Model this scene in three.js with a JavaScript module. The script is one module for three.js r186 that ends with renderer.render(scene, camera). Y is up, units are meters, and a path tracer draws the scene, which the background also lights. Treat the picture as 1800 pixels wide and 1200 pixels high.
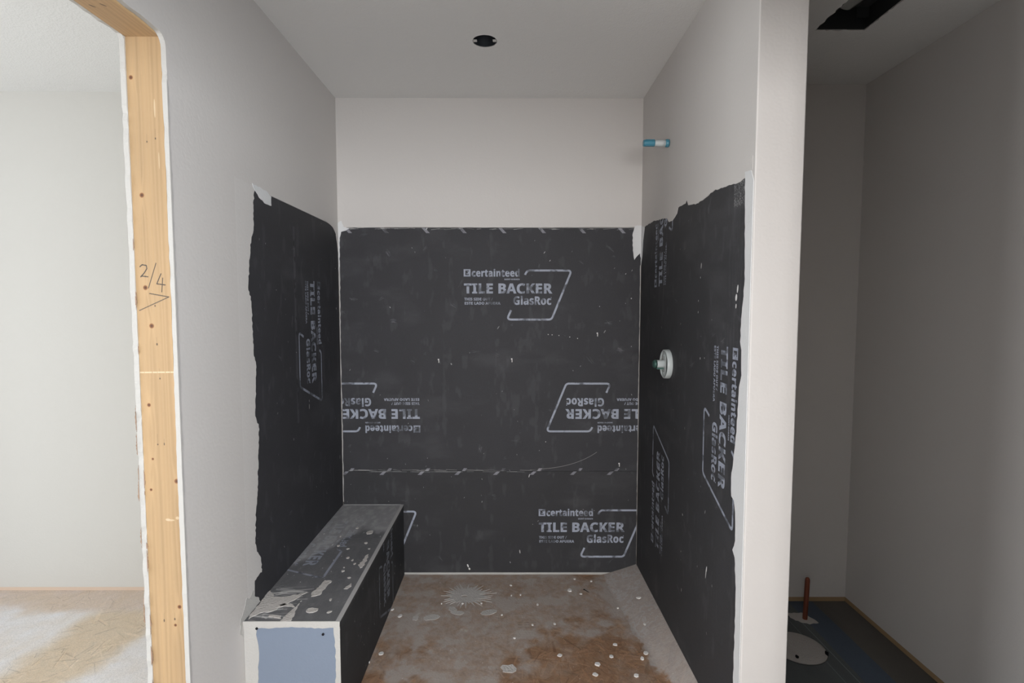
import * as THREE from 'three';
import { mergeGeometries } from 'three/addons/utils/BufferGeometryUtils.js';
import { RectAreaLightUniformsLib } from 'three/addons/lights/RectAreaLightUniformsLib.js';

// ---------------------------------------------------------------- camera, sky, daylight, exposure
const scene = new THREE.Scene();
const camera = new THREE.PerspectiveCamera(2 * Math.atan(600 / 925.19) * 180 / Math.PI, 1.5, 0.02, 60);
camera.rotation.order = 'YXZ';
camera.position.set(0, 1.4236, 0);
camera.rotation.set(-0.0632, -0.0021, 0.0006);
scene.add(camera);

const renderer = new THREE.WebGLRenderer({ antialias: true });
renderer.toneMapping = THREE.LinearToneMapping;
renderer.toneMappingExposure = 1.0;
renderer.shadowMap.enabled = true;
renderer.shadowMap.type = THREE.PCFSoftShadowMap;
RectAreaLightUniformsLib.init();

scene.background = new THREE.Color().setRGB(1.9, 2.0, 2.15);      // overcast sky outside the windows

// daylight through the windows: two in the bathroom (behind the camera and beside it) and one in the room on the left
const WIN1 = { x: 0.24, y: 1.5, z: 2.6, w: 0.9, h: 1.2, turn: Math.PI };            // in the wall behind the camera
const WIN2 = { x: -4.0, y: 1.25, z: -0.2, w: 1.5, h: 1.5, turn: Math.PI / 2 };         // in the side wall of the bright room
const WIN3 = { x: 0.72, y: 1.5, z: 0.75, w: 1.5, h: 1.1, turn: -Math.PI / 2 };       // in the side wall beside the camera
function daylight(w, color, intensity) {
  const l = new THREE.RectAreaLight(color, intensity, w.w - 0.1, w.h - 0.1), n = new THREE.Vector3(Math.sin(w.turn), 0, Math.cos(w.turn));
  l.position.set(w.x, w.y, w.z).addScaledVector(n, 0.02);
  l.lookAt(l.position.clone().add(n));
  l.name = 'window_daylight';
  scene.add(l);
  return l;
}
daylight(WIN1, new THREE.Color().setRGB(1.0, 0.985, 0.98), 29);
daylight(WIN3, new THREE.Color().setRGB(0.87, 0.94, 1.0), 16);
daylight(WIN2, new THREE.Color().setRGB(0.95, 0.985, 1.0), 10.2);

// ---------------------------------------------------------------- measures of the place
const XL = -0.87, XLO = -0.985, XR = 0.6567, XRO = 0.788, ZB = -2.677, ZRF = -1.44, ZLF = -1.372;
const H = 2.461, YB = 1.829, ZWC = -2.51, XWC = 1.65, ZLR = -2.606, FS = 0.03;
const BX = -0.5575, BZ = -1.653, BH = 0.406, FWC = -0.018, FLR = -0.014, DOORH = 2.105, ZNEAR = -0.61;
const DW = 0.0127;

// ---------------------------------------------------------------- helpers
let seed = 7;
const rnd = () => { seed = (seed * 1664525 + 1013904223) >>> 0; return seed / 4294967296; };
const rr = (a, b) => a + (b - a) * rnd();
function hash(x, y, s) { let h = (x * 374761393 + y * 668265263 + s * 1442695041) | 0; h = Math.imul(h ^ (h >>> 13), 1274126177); return ((h ^ (h >>> 16)) >>> 0) / 4294967296; }
function vnoise(x, y, s = 0) {
  const xi = Math.floor(x), yi = Math.floor(y), fx = x - xi, fy = y - yi;
  const u = fx * fx * (3 - 2 * fx), v = fy * fy * (3 - 2 * fy);
  const a = hash(xi, yi, s), b = hash(xi + 1, yi, s), c = hash(xi, yi + 1, s), d = hash(xi + 1, yi + 1, s);
  return a + (b - a) * u + (c - a) * v + (a - b - c + d) * u * v;
}
const fbm = (x, y, s = 0, o = 4) => { let r = 0, a = 0.5, n = 0; for (let i = 0; i < o; i++) { r += a * vnoise(x, y, s + i); n += a; a *= 0.5; x *= 2.03; y *= 2.03; } return r / n; };
const sstep = (a, b, x) => { const t = Math.min(1, Math.max(0, (x - a) / (b - a))); return t * t * (3 - 2 * t); };

function canvas(w, h) { const c = document.createElement('canvas'); c.width = w; c.height = h; return [c, c.getContext('2d')]; }
function asTexture(c) { const t = new THREE.CanvasTexture(c); t.colorSpace = THREE.SRGBColorSpace; t.magFilter = THREE.LinearFilter; t.anisotropy = 8; return t; }
function noiseTexture(n, fn, repeat) {
  const d = new Uint8Array(n * n * 4);
  for (let y = 0; y < n; y++) for (let x = 0; x < n; x++) { const v = Math.max(0, Math.min(255, fn(x, y) * 255)) | 0, i = (y * n + x) * 4; d[i] = d[i + 1] = d[i + 2] = v; d[i + 3] = 255; }
  const t = new THREE.DataTexture(d, n, n); t.wrapS = t.wrapT = THREE.RepeatWrapping; t.magFilter = THREE.LinearFilter; t.minFilter = THREE.LinearMipmapLinearFilter; t.generateMipmaps = true; t.repeat.set(repeat, repeat); t.needsUpdate = true; return t;
}
const wrapNoise = (x, y, cells, n, s) => {   // tiling value noise
  const fx = x / n * cells, fy = y / n * cells, xi = Math.floor(fx), yi = Math.floor(fy), u0 = fx - xi, v0 = fy - yi;
  const u = u0 * u0 * (3 - 2 * u0), v = v0 * v0 * (3 - 2 * v0), m = (k) => ((k % cells) + cells) % cells;
  const a = hash(m(xi), m(yi), s), b = hash(m(xi + 1), m(yi), s), c = hash(m(xi), m(yi + 1), s), d = hash(m(xi + 1), m(yi + 1), s);
  return a + (b - a) * u + (c - a) * v + (a - b - c + d) * u * v;
};
const peel = noiseTexture(512, (x, y) => 0.6 * wrapNoise(x, y, 90, 512, 3) + 0.4 * wrapNoise(x, y, 40, 512, 9), 2);
const rough = noiseTexture(512, (x, y) => 0.5 * wrapNoise(x, y, 120, 512, 21) + 0.3 * wrapNoise(x, y, 30, 512, 22) + 0.2 * wrapNoise(x, y, 9, 512, 23), 2);

const std = (r, g, b, o = {}) => new THREE.MeshStandardMaterial({ color: new THREE.Color().setRGB(r, g, b), roughness: 0.85, ...o });
const M = {
  paint: std(0.60, 0.575, 0.555, { bumpMap: peel, bumpScale: 0.0003 }),
  paintPale: std(0.615, 0.592, 0.573, { bumpMap: peel, bumpScale: 0.0003 }), paintLeft: std(0.615, 0.60, 0.57, { bumpMap: peel, bumpScale: 0.0003 }),
  ceiling: std(0.80, 0.80, 0.79, { bumpMap: rough, bumpScale: 0.0012, roughness: 0.95 }),
  gypsum: std(0.47, 0.46, 0.44, { bumpMap: rough, bumpScale: 0.0008, roughness: 0.95 }),
  compound: std(0.68, 0.685, 0.69, { bumpMap: rough, bumpScale: 0.0006, roughness: 0.9 }),
  boardEdge: std(0.05, 0.05, 0.053),
  blue: std(0.185, 0.225, 0.295, { bumpMap: rough, bumpScale: 0.0002 }),
  paper: std(0.30, 0.20, 0.14), paperPale: std(0.45, 0.435, 0.42),
  copper: new THREE.MeshStandardMaterial({ color: new THREE.Color().setRGB(0.36, 0.12, 0.075), roughness: 0.42, metalness: 0.75 }),
  galv: new THREE.MeshStandardMaterial({ color: new THREE.Color().setRGB(0.55, 0.57, 0.57), roughness: 0.3, metalness: 1 }),
  darkBox: std(0.018, 0.02, 0.021, { roughness: 0.6 }),
  darkPlastic: std(0.02, 0.023, 0.028, { roughness: 0.45 }),
  tab: std(0.62, 0.62, 0.60),
  bluePlastic: new THREE.MeshPhysicalMaterial({ color: new THREE.Color().setRGB(0.05, 0.23, 0.32), roughness: 0.3, clearcoat: 0.5 }),
  whitePlastic: std(0.5, 0.54, 0.54, { roughness: 0.4 }),
  greenBrass: std(0.045, 0.10, 0.085, { roughness: 0.35, metalness: 0.3 }),
  screw: std(0.012, 0.012, 0.016, { roughness: 0.5, metalness: 0.6 }),
  frame: std(0.78, 0.78, 0.76, { roughness: 0.45 }),
  glass: new THREE.MeshPhysicalMaterial({ color: 0xffffff, transmission: 1, thickness: 0, roughness: 0, ior: 1.45 }),
  chip: std(0.72, 0.70, 0.68), cream: std(0.52, 0.49, 0.465, { bumpMap: rough, bumpScale: 0.003 }),
  splash: std(0.47, 0.445, 0.425, { bumpMap: rough, bumpScale: 0.002 }),
};

const taken = {};
function numbered(n) { if (!(n in taken)) { taken[n] = 0; return n; } taken[n]++; return n + '_' + String(taken[n]).padStart(3, '0'); }
function mesh(name, geo, mat, parent = scene, pos, rot) {
  const m = new THREE.Mesh(geo, mat); m.name = parent === scene ? numbered(name) : name;
  if (pos) m.position.set(...pos); if (rot) m.rotation.set(...rot);
  m.castShadow = m.receiveShadow = true; parent.add(m); return m;
}
function group(name, pos, parent = scene) { const g = new THREE.Group(); g.name = parent === scene ? numbered(name) : name; if (pos) g.position.set(...pos); parent.add(g); return g; }
function struct(o, label, category) { o.userData.kind = 'structure'; o.userData.label = label; o.userData.category = category; return o; }
function thing(o, label, category, grp) { o.userData.label = label; o.userData.category = category; if (grp) o.userData.group = grp; return o; }
function boxGeo(x0, x1, y0, y1, z0, z1) {                        // uv in metres
  const g = new THREE.BoxGeometry(x1 - x0, y1 - y0, z1 - z0); g.translate((x0 + x1) / 2, (y0 + y1) / 2, (z0 + z1) / 2);
  const p = g.attributes.position, n = g.attributes.normal, u = g.attributes.uv;
  for (let i = 0; i < p.count; i++) {
    if (Math.abs(n.getX(i)) > 0.5) u.setXY(i, p.getZ(i), p.getY(i)); else if (Math.abs(n.getY(i)) > 0.5) u.setXY(i, p.getX(i), p.getZ(i)); else u.setXY(i, p.getX(i), p.getY(i));
  }
  return g;
}
const box = (name, a, mat, parent) => mesh(name, boxGeo(...a), mat, parent);
// a flat sheet given by an outline in wall coordinates; plane: 'x+' faces +x at x = at, 'x-' faces -x, 'z+' faces +z, 'y+' faces up, 'y-' faces down
function sheet(name, outline, holes, plane, at, t, mat, parent) {
  const toP = ([a, b]) => plane === 'x+' ? new THREE.Vector2(-a, b) : plane === 'y+' ? new THREE.Vector2(a, -b) : new THREE.Vector2(a, b);
  const s = new THREE.Shape(outline.map(toP));
  for (const h of holes || []) s.holes.push(new THREE.Path(h.map(toP)));
  const g = new THREE.ExtrudeGeometry(s, { depth: t, bevelEnabled: false, curveSegments: 4 });
  g.translate(0, 0, -t);                                          // front face at z = 0
  if (plane === 'x+') g.rotateY(Math.PI / 2); if (plane === 'x-') g.rotateY(-Math.PI / 2);
  if (plane === 'y+') g.rotateX(-Math.PI / 2); if (plane === 'y-') g.rotateX(Math.PI / 2);
  if (plane[0] === 'x') g.translate(at, 0, 0); else if (plane[0] === 'y') g.translate(0, at, 0); else g.translate(0, 0, at);
  return mesh(name, g, mat, parent);
}
// roughens a polyline: extra points between the given ones, moved a little sideways
function ragged(pts, step, amp) {
  const out = [];
  for (let i = 0; i < pts.length - 1; i++) {
    const [ax, ay] = pts[i], [bx, by] = pts[i + 1], d = Math.hypot(bx - ax, by - ay), n = Math.max(1, Math.round(d / step)), nx = -(by - ay) / d, ny = (bx - ax) / d;
    for (let k = 0; k < n; k++) { const f = k / n, j = (k ? 1 : 0.5) * rr(-amp, amp); out.push([ax + (bx - ax) * f + nx * j, ay + (by - ay) * f + ny * j]); }
  }
  out.push(pts[pts.length - 1]); return out;
}
function blob(cx, cy, rx, ry, n = 9, jag = 0.3, turn = 0) {
  const o = []; for (let i = 0; i < n; i++) { const a = i / n * Math.PI * 2, k = 1 + rr(-jag, jag), x = Math.cos(a) * rx * k, y = Math.sin(a) * ry * k; o.push([cx + x * Math.cos(turn) - y * Math.sin(turn), cy + x * Math.sin(turn) + y * Math.cos(turn)]); }
  return o;
}

// ---------------------------------------------------------------- print on the tile backer boards
const U = 0.00035;                                                // metres for one unit of the print's drawing
function fitText(c, text, x0, x1, base, cap, font, capRatio) {
  c.save(); c.font = `${font} 100px sans-serif`; const w = c.measureText(text).width; const sy = cap / (100 * capRatio);
  c.translate(x0, base); c.scale((x1 - x0) / w, sy); c.fillText(text, 0, 0); c.lineWidth = 3.2; c.strokeStyle = c.fillStyle; c.strokeText(text, 0, 0); c.restore();
}
function printMark(c, S, px, py, turn, alpha = 1) {               // px, py: canvas place of the mark's top left corner
  c.save(); c.translate(px, py); c.rotate(turn); c.scale(U * S, U * S); c.translate(-120, -145);
  const ink = `rgba(166,173,188,${0.95 * alpha})`; c.fillStyle = ink; c.strokeStyle = ink;
  // square emblem with a notched letter
  c.beginPath(); c.rect(120, 145, 100, 105); c.rect(145, 165, 16, 65); c.rect(161, 165, 34, 13); c.rect(161, 191, 22, 13); c.rect(161, 217, 34, 13); c.fill('evenodd');
  c.fillStyle = 'rgba(52,52,55,0.9)'; c.fillRect(161, 178, 14, 13); c.fillStyle = ink;
  fitText(c, 'certainteed', 232, 936, 249, 104, 'bold', 0.74);
  fitText(c, 'SAINT-GOBAIN', 706, 930, 301, 20, 'bold', 0.72);
  fitText(c, 'TILE BACKER', 122, 1398, 490, 140, 'bold', 0.72);
  fitText(c, 'THIS SIDE OUT /', 128, 540, 594, 38, 'bold', 0.72);
  fitText(c, 'ESTE LADO AFUERA', 128, 650, 654, 38, 'bold', 0.72);
  fitText(c, 'GlasRoc', 832, 1392, 654, 118, 'bold', 0.74);
  c.beginPath(); c.arc(1386, 552, 7, 0, 7); c.fill();
  c.lineWidth = 29; c.lineJoin = 'round'; c.lineCap = 'butt'; c.beginPath();
  c.moveTo(1008, 226); c.quadraticCurveTo(1030, 163, 1075, 163); c.lineTo(1625, 163); c.quadraticCurveTo(1675, 165, 1660, 212); c.lineTo(1408, 835); c.quadraticCurveTo(1392, 871, 1352, 871);
  c.lineTo(805, 871); c.quadraticCurveTo(750, 870, 766, 822); c.lineTo(806, 735); c.stroke();
  c.restore();
}
// black glass-faced board: base tone, fibre speckle, scuffs, white flecks; marks drawn by the caller before the wear
function boardTexture(w, h, S, draw, o = {}) {
  const W = Math.round(w * S), Hh = Math.round(h * S), [cv, c] = canvas(W, Hh), base = o.base || [50, 50, 54];
  c.fillStyle = `rgb(${base})`; c.fillRect(0, 0, W, Hh);
  if (draw) draw(c, S);
  const im = c.getImageData(0, 0, W, Hh), d = im.data, sd = o.seed || 1;
  for (let y = 0; y < Hh; y++) for (let x = 0; x < W; x++) {
    const i = (y * W + x) * 4, mx = x / S, my = y / S;
    const ink = (d[i] - base[0]) / 110;
    let k = 0.90 + 0.2 * hash(x >> 1, y >> 1, sd) * 0.5 + 0.12 * (fbm(mx * 9, my * 9, sd) - 0.5) + 0.1 * (hash(x, y, sd + 5) - 0.5);
    if (ink > 0.15) k *= 1 - 0.42 * sstep(0.5, 0.75, fbm(mx * 34, my * 34, sd + 30, 3));          // worn print
    let a = 0.09 * sstep(0.55, 0.85, fbm(mx * 4 + 3, my * 9, sd + 50, 6)) + 0.08 * sstep(0.62, 0.8, fbm(mx * 30, my * 12, sd + 60, 3));   // dusty scuffs
    if (o.dust) a = Math.max(a, o.dust(mx, my));
    for (let q = 0; q < 3; q++) d[i + q] = d[i + q] * k * (1 - a) + [168, 167, 168][q] * a;
  }
  c.putImageData(im, 0, 0);
  const r0 = seed; seed = sd * 977 + 13;
  for (let i = 0; i < (o.scuffs ?? 26); i++) {                      // smears of dried compound
    const x = rnd() * W, y = rnd() * Hh, t = rr(0, 6.28), l = rr(0.008, 0.035) * S; c.save(); c.translate(x, y); c.rotate(t);
    for (let k = 0; k < 7; k++) { c.strokeStyle = `rgba(160,160,165,${rr(0.05, 0.2)})`; c.lineWidth = rr(1, 3); c.beginPath(); const q = rr(-0.006, 0.006) * S; c.moveTo(-l * rnd(), q); c.quadraticCurveTo(0, q + rr(-6, 6), l * rnd(), q + rr(-8, 8)); c.stroke(); }
    c.restore();
  }
  for (let i = 0; i < (o.flecks ?? 60); i++) {                      // flecks and nicks
    const x = rnd() * W, y = rnd() * Hh, r = rr(0.0006, 0.0022) * S * (rnd() < 0.12 ? 2 : 1); c.fillStyle = `rgba(214,214,212,${rr(0.35, 0.95)})`;
    c.save(); c.translate(x, y); c.rotate(rr(-0.7, 0.7)); c.beginPath(); c.ellipse(0, 0, r * 0.7, r * rr(0.8, 3.2), 0, 0, 7); c.fill(); c.restore();
  }
  seed = r0;
  if (o.after) o.after(c, S);
  return asTexture(cv);
}
const boardMat = (tex) => new THREE.MeshStandardMaterial({ map: tex, roughness: 0.72, bumpMap: rough, bumpScale: 0.00025 });
function panel(name, w, h, t, tex, parent, pos, rot, mat) {         // centre of the front face at pos
  const g = new THREE.BoxGeometry(w, h, t); g.translate(0, 0, -t / 2);
  const e = M.boardEdge; return mesh(name, g, [e, e, e, e, mat || boardMat(tex), e], parent, pos, rot);
}
const S = 1300;

// ---------------------------------------------------------------- ceiling with its two openings
const LB = [-0.102, -2.121], LR = 0.0475;
const fanHole = ragged([[1.136, -2.036], [1.322, -2.036], [1.322, -1.70], [1.136, -1.70], [1.136, -2.036]], 0.012, 0.0035).slice(0, -1);
{
  const circ = []; for (let i = 0; i < 40; i++) { const a = i / 40 * Math.PI * 2, k = LR * (1 + rr(-0.02, 0.02)); circ.push([LB[0] + Math.cos(a) * k, LB[1] + Math.sin(a) * k]); }
  const c = sheet('ceiling', [[-4.15, -2.85], [1.8, -2.85], [1.8, 3.35], [-4.15, 3.35]], [circ, fanHole], 'y-', H, 0.014, [M.ceiling, M.gypsum]);
  struct(c, 'pale grey textured ceiling with a round and a square opening', 'ceiling');
  // round electrical box above the hole
  const b = group('ceiling_box', [LB[0], H, LB[1]]);
  mesh('can', new THREE.LatheGeometry([[0.0452, 0.0012], [0.0452, 0.085], [0.0, 0.085], [0.0, 0.0865], [0.0462, 0.0865], [0.0462, 0.0012], [0.0452, 0.0012]].map(p => new THREE.Vector2(...p)), 36), M.darkPlastic, b);
  for (const s of [-1, 1]) {
    const sh = new THREE.Shape(); sh.moveTo(0.031, -0.0065); sh.lineTo(0.0452, -0.0075); sh.lineTo(0.0452, 0.0075); sh.lineTo(0.031, 0.0065); sh.closePath();
    const ho = new THREE.Path(); ho.absarc(0.037, 0, 0.0016, 0, 7, true); sh.holes.push(ho);
    const g = new THREE.ExtrudeGeometry(sh, { depth: 0.003, bevelEnabled: false }); g.rotateX(Math.PI / 2); if (s < 0) g.rotateY(Math.PI); g.translate(0, 0.0035, 0);
    mesh('screw_tab', g, M.tab, b);
  }
  thing(b, 'round dark electrical box with two pale screw tabs in shower ceiling', 'ceiling box');
  // fan housing above the square opening
  const f = group('fan_housing', [1.229, H, -1.868]);
  const hx = 0.0885, hz = 0.1635, hh = 0.21;
  mesh('housing', mergeGeometries([boxGeo(-hx - 0.002, -hx, 0.002, hh, -hz, hz), boxGeo(hx, hx + 0.002, 0.002, hh, -hz, hz), boxGeo(-hx, hx, 0.002, hh, -hz - 0.002, -hz), boxGeo(-hx, hx, 0.002, hh, hz, hz + 0.002), boxGeo(-hx, hx, hh, hh + 0.002, -hz, hz)]), M.darkBox, f);
  const duct = new THREE.CylinderGeometry(0.06, 0.06, 0.2, 32, 1, false); duct.rotateX(Math.PI / 2);
  mesh('duct_collar', duct, new THREE.MeshStandardMaterial({ color: new THREE.Color().setRGB(0.5, 0.53, 0.52), roughness: 0.22, metalness: 1 }), f, [-0.02, 0.085, 0.02], [0, 0.12, 0]);
  mesh('bracket', mergeGeometries([boxGeo(0.03, 0.075, 0.02, 0.06, -0.12, -0.117), boxGeo(0.03, 0.075, 0.057, 0.06, -0.12, -0.06)]), M.darkBox, f);
  thing(f, 'dark metal fan housing in the square opening of the side ceiling', 'fan housing');
}

// ---------------------------------------------------------------- back wall of the shower
{
  const w = group('wall_back'); struct(w, 'shower back wall, warm grey paint above black boards', 'wall');
  box('framing', [XL - 0.02, XR + 0.02, 0, H, ZB - 0.11, ZB - DW], M.paint, w);
  const topEdge = [[XR, 1.8285], [0.62, 1.8305], [0.35, 1.829], [0.0, 1.8275], [-0.4, 1.829], [-0.80, 1.8275], [XL, 1.8265]];
  sheet('drywall', [[XL, H], ...ragged(topEdge, 0.03, 0.0012).reverse(), [XR, H]].reverse(), null, 'z+', ZB, DW, M.paint, w);
  const W = XR - XL, h1 = 1.8265 - 0.582, h2 = 0.580 - 0.041;
  const cx = (x) => (x - XL) * S;
  const t1 = boardTexture(W, h1, S, (c) => {
    const cy = (y) => (1.8265 - y) * S;
    printMark(c, S, cx(-0.239), cy(1.620), 0); printMark(c, S, cx(-0.466), cy(0.784), Math.PI); printMark(c, S, cx(0.730), cy(0.784), Math.PI);
    c.fillStyle = 'rgba(150,150,158,0.85)';                         // fastening ticks along both long edges
    for (const x of [-0.829, -0.644, -0.438, -0.252, -0.052, 0.148, 0.349, 0.549]) { c.beginPath(); c.moveTo(cx(x - 0.012), cy(1.8265)); c.lineTo(cx(x + 0.006), cy(1.8265)); c.lineTo(cx(x + 0.03), cy(1.80)); c.lineTo(cx(x + 0.012), cy(1.80)); c.fill(); }
    for (const x of [-0.842, -0.647, -0.450, -0.259, -0.059, 0.130, 0.339, 0.530]) { c.beginPath(); c.moveTo(cx(x + 0.005), cy(0.582)); c.lineTo(cx(x + 0.022), cy(0.582)); c.lineTo(cx(x + 0.034), cy(0.597)); c.lineTo(cx(x + 0.016), cy(0.597)); c.fill(); }
  }, {
    seed: 3, after: (c) => {
      const cy = (y) => (1.8265 - y) * S;
      c.strokeStyle = 'rgba(175,172,168,0.75)'; c.lineWidth = 2.5; c.beginPath(); c.moveTo(cx(0.14), cy(0.592)); c.quadraticCurveTo(cx(0.33), cy(0.60), cx(0.445), cy(0.682)); c.stroke();
      c.strokeStyle = 'rgba(200,198,194,0.6)';
      for (let i = 0; i < 46; i++) { const x = rr(-0.86, 0.6); c.lineWidth = rr(1, 3); c.beginPath(); c.moveTo(cx(x), cy(rr(1.816, 1.8265))); c.lineTo(cx(x + rr(0.01, 0.07)), cy(rr(1.819, 1.8265))); c.stroke(); }
      for (let i = 0; i < 22; i++) { const x = rr(-0.86, 0.1); c.lineWidth = rr(1, 2.5); c.beginPath(); c.moveTo(cx(x), cy(rr(0.583, 0.590))); c.lineTo(cx(x + rr(0.02, 0.12)), cy(rr(0.583, 0.588))); c.stroke(); }
      c.fillStyle = 'rgba(225,224,220,0.95)'; for (const [x, y] of [[0.004, 1.168], [-0.37, 1.165], [0.44, 1.30], [0.56, 0.625]]) { c.fillRect(cx(x), cy(y), 5, 26); c.fillRect(cx(x) - 4, cy(y), 6, 9); }
      for (const [x, y] of [[0.19, 1.29], [0.21, 1.288], [0.245, 1.285], [0.30, 1.277], [0.34, 1.27]]) { c.beginPath(); c.arc(cx(x), cy(y), 3, 0, 7); c.fill(); }
      for (const [x, y, a] of [[-0.16, 0.7, 1.6], [-0.86, 1.4, 0.2], [-0.8, 1.47, 0.4], [-0.6, 1.36, 0.1], [0.5, 1.35, 0.3], [0.56, 1.21, 0.4], [-0.62, 1.70, 0.9]]) { c.save(); c.translate(cx(x), cy(y)); c.rotate(a); for (let k = 0; k < 12; k++) { c.strokeStyle = `rgba(150,150,155,${rr(0.08, 0.22)})`; c.lineWidth = rr(1, 5); c.beginPath(); c.moveTo(rr(-30, 0), rr(-14, 14)); c.lineTo(rr(0, 30), rr(-14, 14)); c.stroke(); } c.restore(); }
    },
  });
  panel('tile_backer_board', W, h1, DW, t1, w, [(XL + XR) / 2, 0.582 + h1 / 2, ZB - 0.0008]).userData.label = 'upper black printed tile backer board';
  const t2 = boardTexture(W, h2, S, (c) => {
    const cy = (y) => (0.580 - y) * S;
    printMark(c, S, cx(0.145), cy(0.380), 0); printMark(c, S, cx(-0.491 - 0.546), cy(0.374), 0);
    c.fillStyle = 'rgba(150,150,158,0.85)';
    for (const x of [-0.842, -0.647, -0.450, -0.259, -0.059, 0.130, 0.339, 0.530]) { c.beginPath(); c.moveTo(cx(x + 0.004), cy(0.580)); c.lineTo(cx(x - 0.014), cy(0.580)); c.lineTo(cx(x - 0.034), cy(0.562)); c.lineTo(cx(x - 0.014), cy(0.562)); c.fill(); }
  }, {
    seed: 5, flecks: 30, scuffs: 12, base: [47, 47, 50], after: (c) => {
      const cy = (y) => (0.580 - y) * S; c.fillStyle = 'rgba(225,224,220,0.95)';
      c.save(); c.translate(cx(-0.222), cy(0.07)); c.rotate(-0.35); c.beginPath(); c.ellipse(0, -10, 5, 12, 0, 0, 7); c.ellipse(2, 14, 6, 8, 0, 0, 7); c.fill(); c.restore();
      c.strokeStyle = 'rgba(190,190,190,0.6)'; c.lineWidth = 2; for (let i = 0; i < 14; i++) { const x = rr(-0.86, 0.0); c.beginPath(); c.moveTo(cx(x), 2); c.lineTo(cx(x + rr(0.03, 0.14)), rr(1, 5)); c.stroke(); }
    },
  });
  panel('tile_backer_board', W, h2, DW, t2, w, [(XL + XR) / 2, 0.041 + h2 / 2, ZB - 0.0016]).userData.label = 'lower black printed tile backer board, its base off the floor';
  box('bottom_strip', [XL, XR, 0.0, 0.040, ZB - DW, ZB - 0.004], M.gypsum, w);
  // joint compound at both upper corners and down the corners
  sheet('joint_compound', ragged([[0.6567, 1.838], [0.621, 1.836], [0.612, 1.79], [0.615, 1.715], [0.623, 1.668], [0.640, 1.69], [0.652, 1.70], [0.6567, 1.65], [0.6567, 1.838]], 0.012, 0.002).slice(0, -1), null, 'z+', ZB + 0.0012, 0.003, M.compound, w);
  sheet('joint_compound', ragged([[XL, 1.85], [XL, 1.60], [XL + 0.006, 1.66], [XL + 0.008, 1.775], [XL + 0.016, 1.806], [XL + 0.04, 1.812], [XL + 0.06, 1.823], [XL + 0.03, 1.83], [XL + 0.018, 1.86], [XL, 1.85]], 0.012, 0.0015).slice(0, -1), null, 'z+', ZB + 0.0012, 0.003, M.compound, w);
  sheet('corner_compound', ragged([[XL, 0.42], [XL + 0.003, 0.42], [XL + 0.005, 0.8], [XL + 0.003, 1.2], [XL + 0.0055, 1.45], [XL + 0.007, 1.66], [XL, 1.66], [XL, 0.42]], 0.02, 0.0016).slice(0, -1), null, 'z+', ZB + 0.0005, 0.002, M.paperPale, w);
  sheet('corner_compound', ragged([[XR, 0.10], [XR - 0.002, 0.3], [XR - 0.003, 0.9], [XR - 0.0025, 1.3], [XR - 0.004, 1.64], [XR, 1.64], [XR, 0.10]], 0.02, 0.001).slice(0, -1), null, 'z+', ZB + 0.0005, 0.002, M.paperPale, w);
}

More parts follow.
